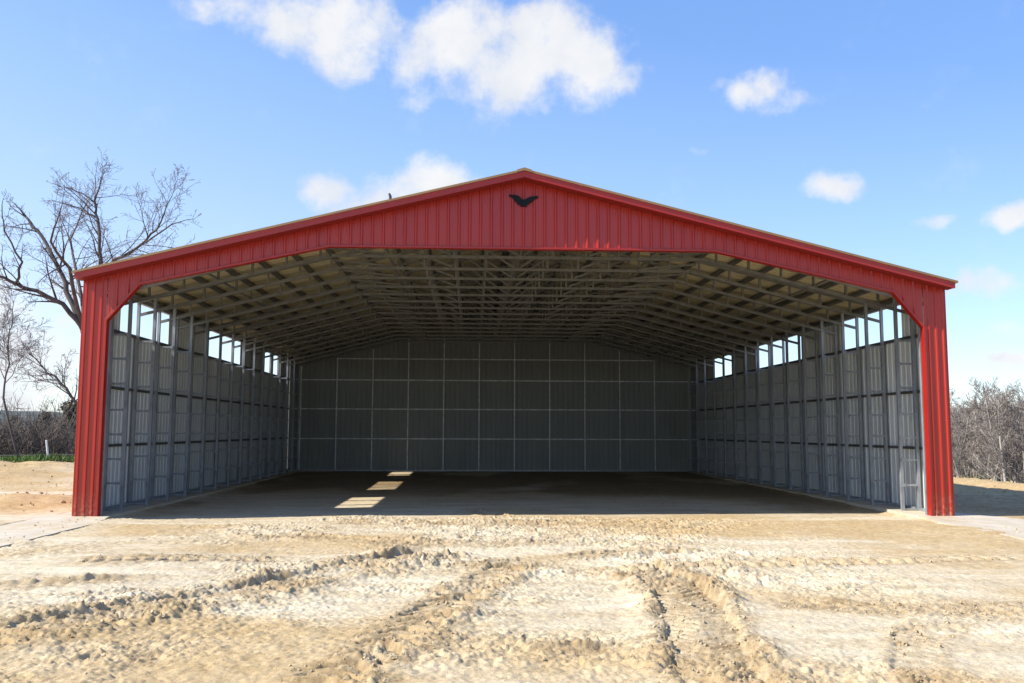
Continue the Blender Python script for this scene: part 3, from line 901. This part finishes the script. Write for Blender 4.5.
# fence: dark pipe rail on posts
fe = link('pipe_fence', None, None, (0, 0, 0)); tag(fe, 'dark pipe rail fence crossing in front of the left brush', 'fence')
FYY = 28.5
A, B = atY(-60, 456.5, FYY), atY(112, 454.5, FYY)
m = MB(); m.tube([A, A.lerp(B, .5), B], [.045]*3, 7); m.build('rail', M_FENCE, fe)
m = MB(); m.tube([A-Vector((0,0,.5)), B-Vector((0,0,.5))], [.018]*2, 5); m.build('wire', M_FENCE, fe)
for k in range(8):
    p = A.lerp(B, k/7); m = MB(); z0 = float(ground_far(np.array([p.x]), np.array([p.y]))[0])
    m.tube([Vector((p.x, p.y+.06, z0-.2)), Vector((p.x, p.y+.06, p.z+.08))], [.05, .05], 7); m.build('post', M_FENCE, fe)
# white marker post
p = atY(49, 466, 26.); z0 = float(ground_far(np.array([p.x]), np.array([p.y]))[0])
t = atY(46.5, 440, 26.)
m = MB(); m.tube([Vector((p.x, 26, z0-.1)), Vector((t.x, 26, t.z-.04)), t], [.055, .05, .03], 8)
tag(m.build('marker_post', M_WHITE), 'thin white marker post in the grass by the left fence', 'marker post')
# grass strip
gr = MB()
for k in range(15000):
    yy = r.uniform(19.5, 29); px = r.uniform(-50, 100); g = atY(px, 440, yy)
    if vnoise(np.array([g.x*.5]), np.array([yy*.5]), 9)[0] < .36: continue
    z0 = float(ground_far(np.array([g.x]), np.array([yy]))[0]); h = r.uniform(.12, .42); a = r.uniform(0, 6.28)
    dx, dy = math.cos(a)*.03, math.sin(a)*.03; i0 = len(gr.v)
    lx, ly = r.gauss(0, .12), r.gauss(0, .12)
    gr.v += [(g.x-dx, yy-dy, z0-.03), (g.x+dx, yy+dy, z0-.03), (g.x+lx, yy+ly, z0+h)]; gr.face([i0, i0+1, i0+2])
tag(gr.build('grass', M_GRASS), 'bright green grass tufts along the foot of the left fence', 'grass', kind='stuff')
# distant ridges
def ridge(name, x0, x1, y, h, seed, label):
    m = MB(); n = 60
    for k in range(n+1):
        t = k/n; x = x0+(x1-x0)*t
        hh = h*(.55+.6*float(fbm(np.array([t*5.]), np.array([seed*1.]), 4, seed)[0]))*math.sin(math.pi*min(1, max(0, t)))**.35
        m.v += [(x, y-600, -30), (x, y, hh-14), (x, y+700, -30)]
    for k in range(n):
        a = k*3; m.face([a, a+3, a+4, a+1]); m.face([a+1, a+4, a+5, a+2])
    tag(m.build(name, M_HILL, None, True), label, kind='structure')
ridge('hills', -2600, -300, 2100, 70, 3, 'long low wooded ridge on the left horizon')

# ------------------------------------------------------------------ light and sky
SUN = Vector((-1, -.25, .865)).normalized()      # towards the sun
el = math.asin(SUN.z); rot = math.atan2(SUN.x, SUN.y)
ld = bpy.data.lights.new('sun', 'SUN'); ld.energy = 4.9; ld.angle = math.radians(.53); ld.color = (1, .94, .84)
lo = link('sun', ld, None, (-30, -10, 40)); lo.rotation_euler = (-SUN).to_track_quat('-Z', 'Y').to_euler()

w = bpy.data.worlds.new('World'); scene.world = w; w.use_nodes = True
nt = w.node_tree; bg = nt.nodes['Background']; out = nt.nodes['World Output']
sky = nt.nodes.new('ShaderNodeTexSky'); sky.sky_type = 'NISHITA'; sky.sun_disc = False
sky.sun_elevation = el; sky.sun_rotation = rot; sky.altitude = 250; sky.air_density = 1.0; sky.dust_density = .25; sky.ozone_density = 2.2
SKY_STR = .15; EXPO = .72
hs = N(nt, 'ShaderNodeHueSaturation'); hs.inputs['Saturation'].default_value = 1.05; hs.inputs['Value'].default_value = 1.22; hs.inputs['Hue'].default_value = .512
nt.links.new(sky.outputs[0], hs.inputs['Color'])
tc = N(nt, 'ShaderNodeTexCoord'); dirv = tc.outputs['Generated']
CLOUDS = [ # px, py, radius x, radius y, density (sizes in the photograph's degrees; they sit on the celestial sphere)
 (232,4,50,16,.62),(290,14,55,26,.80),(345,22,55,42,1.0),(375,18,30,34,.9),
 (425,60,45,34,.85),(470,50,62,50,1.0),(505,72,55,42,1.0),(540,50,52,46,.95),(590,62,48,40,.95),(618,72,32,26,.8),(425,98,40,14,.5),
 (752,95,34,20,.85),(775,106,40,13,.65),(715,88,20,9,.4),(838,184,30,15,.85),(700,152,16,7,.45),
 (425,190,58,30,1.05),(385,205,40,20,.85),(322,190,32,18,.62),(345,205,26,14,.4),
 (1014,218,24,13,.9),(936,218,24,8,.45),(988,287,38,14,.65),(958,292,20,9,.5),(1004,328,30,9,.4),(1014,357,30,10,.85),(975,350,40,12,.25),
 (10,330,55,60,.85),(50,350,50,60,.75),(-10,400,90,30,.7),(20,395,80,20,.55),(60,290,40,34,.5),
]
field = None
dw = N(nt, 'ShaderNodeTexNoise'); dw.inputs['Scale'].default_value = 7.; dw.inputs['Detail'].default_value = 7; dw.inputs['Roughness'].default_value = .62
nt.links.new(dirv, dw.inputs['Vector'])
dv = N(nt, 'ShaderNodeVectorMath', operation='SUBTRACT'); nt.links.new(dw.outputs['Color'], dv.inputs[0]); dv.inputs[1].default_value = (.5, .5, .5)
ds = N(nt, 'ShaderNodeVectorMath', operation='SCALE'); nt.links.new(dv.outputs[0], ds.inputs[0]); ds.inputs['Scale'].default_value = .06
wv = N(nt, 'ShaderNodeVectorMath', operation='ADD'); nt.links.new(dirv, wv.inputs[0]); nt.links.new(ds.outputs[0], wv.inputs[1])
for px, py, rx, ry, dn_ in CLOUDS:
    c = ray(px, py).normalized()
    s1 = N(nt, 'ShaderNodeVectorMath', operation='SUBTRACT'); nt.links.new(wv.outputs[0], s1.inputs[0]); s1.inputs[1].default_value = c
    s2 = N(nt, 'ShaderNodeVectorMath', operation='MULTIPLY'); nt.links.new(s1.outputs[0], s2.inputs[0])
    s2.inputs[1].default_value = (FPX/rx, FPX/rx, FPX/ry)
    s3 = N(nt, 'ShaderNodeVectorMath', operation='LENGTH'); nt.links.new(s2.outputs[0], s3.inputs[0])
    mr = N(nt, 'ShaderNodeMapRange'); mr.interpolation_type = 'SMOOTHSTEP'
    nt.links.new(s3.outputs['Value'], mr.inputs[0]); mr.inputs[1].default_value = 1.5; mr.inputs[2].default_value = .15
    mr.inputs[3].default_value = 0; mr.inputs[4].default_value = dn_
    field = mr.outputs[0] if field is None else math_(nt, 'SMOOTH_MAX', field, mr.outputs[0])
    if field is not mr.outputs[0]: nt.nodes[-1].inputs[2].default_value = .12
cn = noise(nt, dirv, 17., 9, .62)
cn2 = noise(nt, dirv, 46., 6, .6)
cf = math_(nt, 'ADD', field, math_(nt, 'MULTIPLY', math_(nt, 'SUBTRACT', cn, .5), 1.7))
cf = math_(nt, 'ADD', cf, math_(nt, 'MULTIPLY', math_(nt, 'SUBTRACT', cn2, .5), .55))
cm = N(nt, 'ShaderNodeMapRange'); cm.interpolation_type = 'SMOOTHSTEP'; nt.links.new(cf, cm.inputs[0])
cm.inputs[1].default_value = .15; cm.inputs[2].default_value = .98
gate = N(nt, 'ShaderNodeMapRange'); nt.links.new(field, gate.inputs[0]); gate.inputs[1].default_value = .02; gate.inputs[2].default_value = .25
cmask = math_(nt, 'MULTIPLY', cm.outputs[0], gate.outputs[0])
shade = ramp(nt, noise(nt, wv.outputs[0], 13., 6, .55), [(.32, (.83, .86, .92)), (.65, (1, 1, 1))])
CL = 4.0
cloudc = mixc(nt, 1.0, shade, (CL, CL*.995, CL*.99), 'MULTIPLY')
sxyz = N(nt, 'ShaderNodeSeparateXYZ'); nt.links.new(dirv, sxyz.inputs[0])
el_ = math_(nt, 'ADD', sxyz.outputs['Z'], math_(nt, 'MULTIPLY', sxyz.outputs['X'], .21))
grad = ramp(nt, el_, [(0., (.66, .77, .93)), (.12, (.53, .71, .96)), (.28, (.36, .60, .96)), (.45, (.20, .43, .91)), (1., (.16, .36, .82))])
gsc = N(nt, 'ShaderNodeVectorMath', operation='SCALE'); nt.links.new(grad, gsc.inputs[0]); gsc.inputs['Scale'].default_value = 1/(SKY_STR*2**EXPO)
skyb = mixc(nt, .62, hs.outputs[0], gsc.outputs[0])
skyc = mixc(nt, math_(nt, 'MULTIPLY', cmask, .95), skyb, cloudc)
nt.links.new(skyc, bg.inputs['Color']); bg.inputs['Strength'].default_value = SKY_STR

# ------------------------------------------------------------------ camera
cd = bpy.data.cameras.new('camera'); cam = link('camera', cd); scene.camera = cam
cd.sensor_width = 36; cd.lens = 36*FPX/1024; cd.clip_end = 9000; cd.clip_start = .1
f = ray(512, 341.5).normalized(); rt = (ray(612, 341.5)-ray(412, 341.5)).normalized(); u = rt.cross(f)
rt = f.cross(u)
mw = Matrix(((rt.x, u.x, -f.x, CAM.x), (rt.y, u.y, -f.y, CAM.y), (rt.z, u.z, -f.z, CAM.z), (0,0,0,1)))
cam.matrix_world = mw

scene.view_settings.view_transform = 'Standard'; scene.view_settings.look = 'None'
scene.view_settings.exposure = EXPO; scene.view_settings.gamma = 1
scene.view_settings.use_curve_mapping = False
scene.render.engine = 'CYCLES'
scene.cycles.use_denoising = True
scene.cycles.max_bounces = 8; scene.cycles.diffuse_bounces = 6
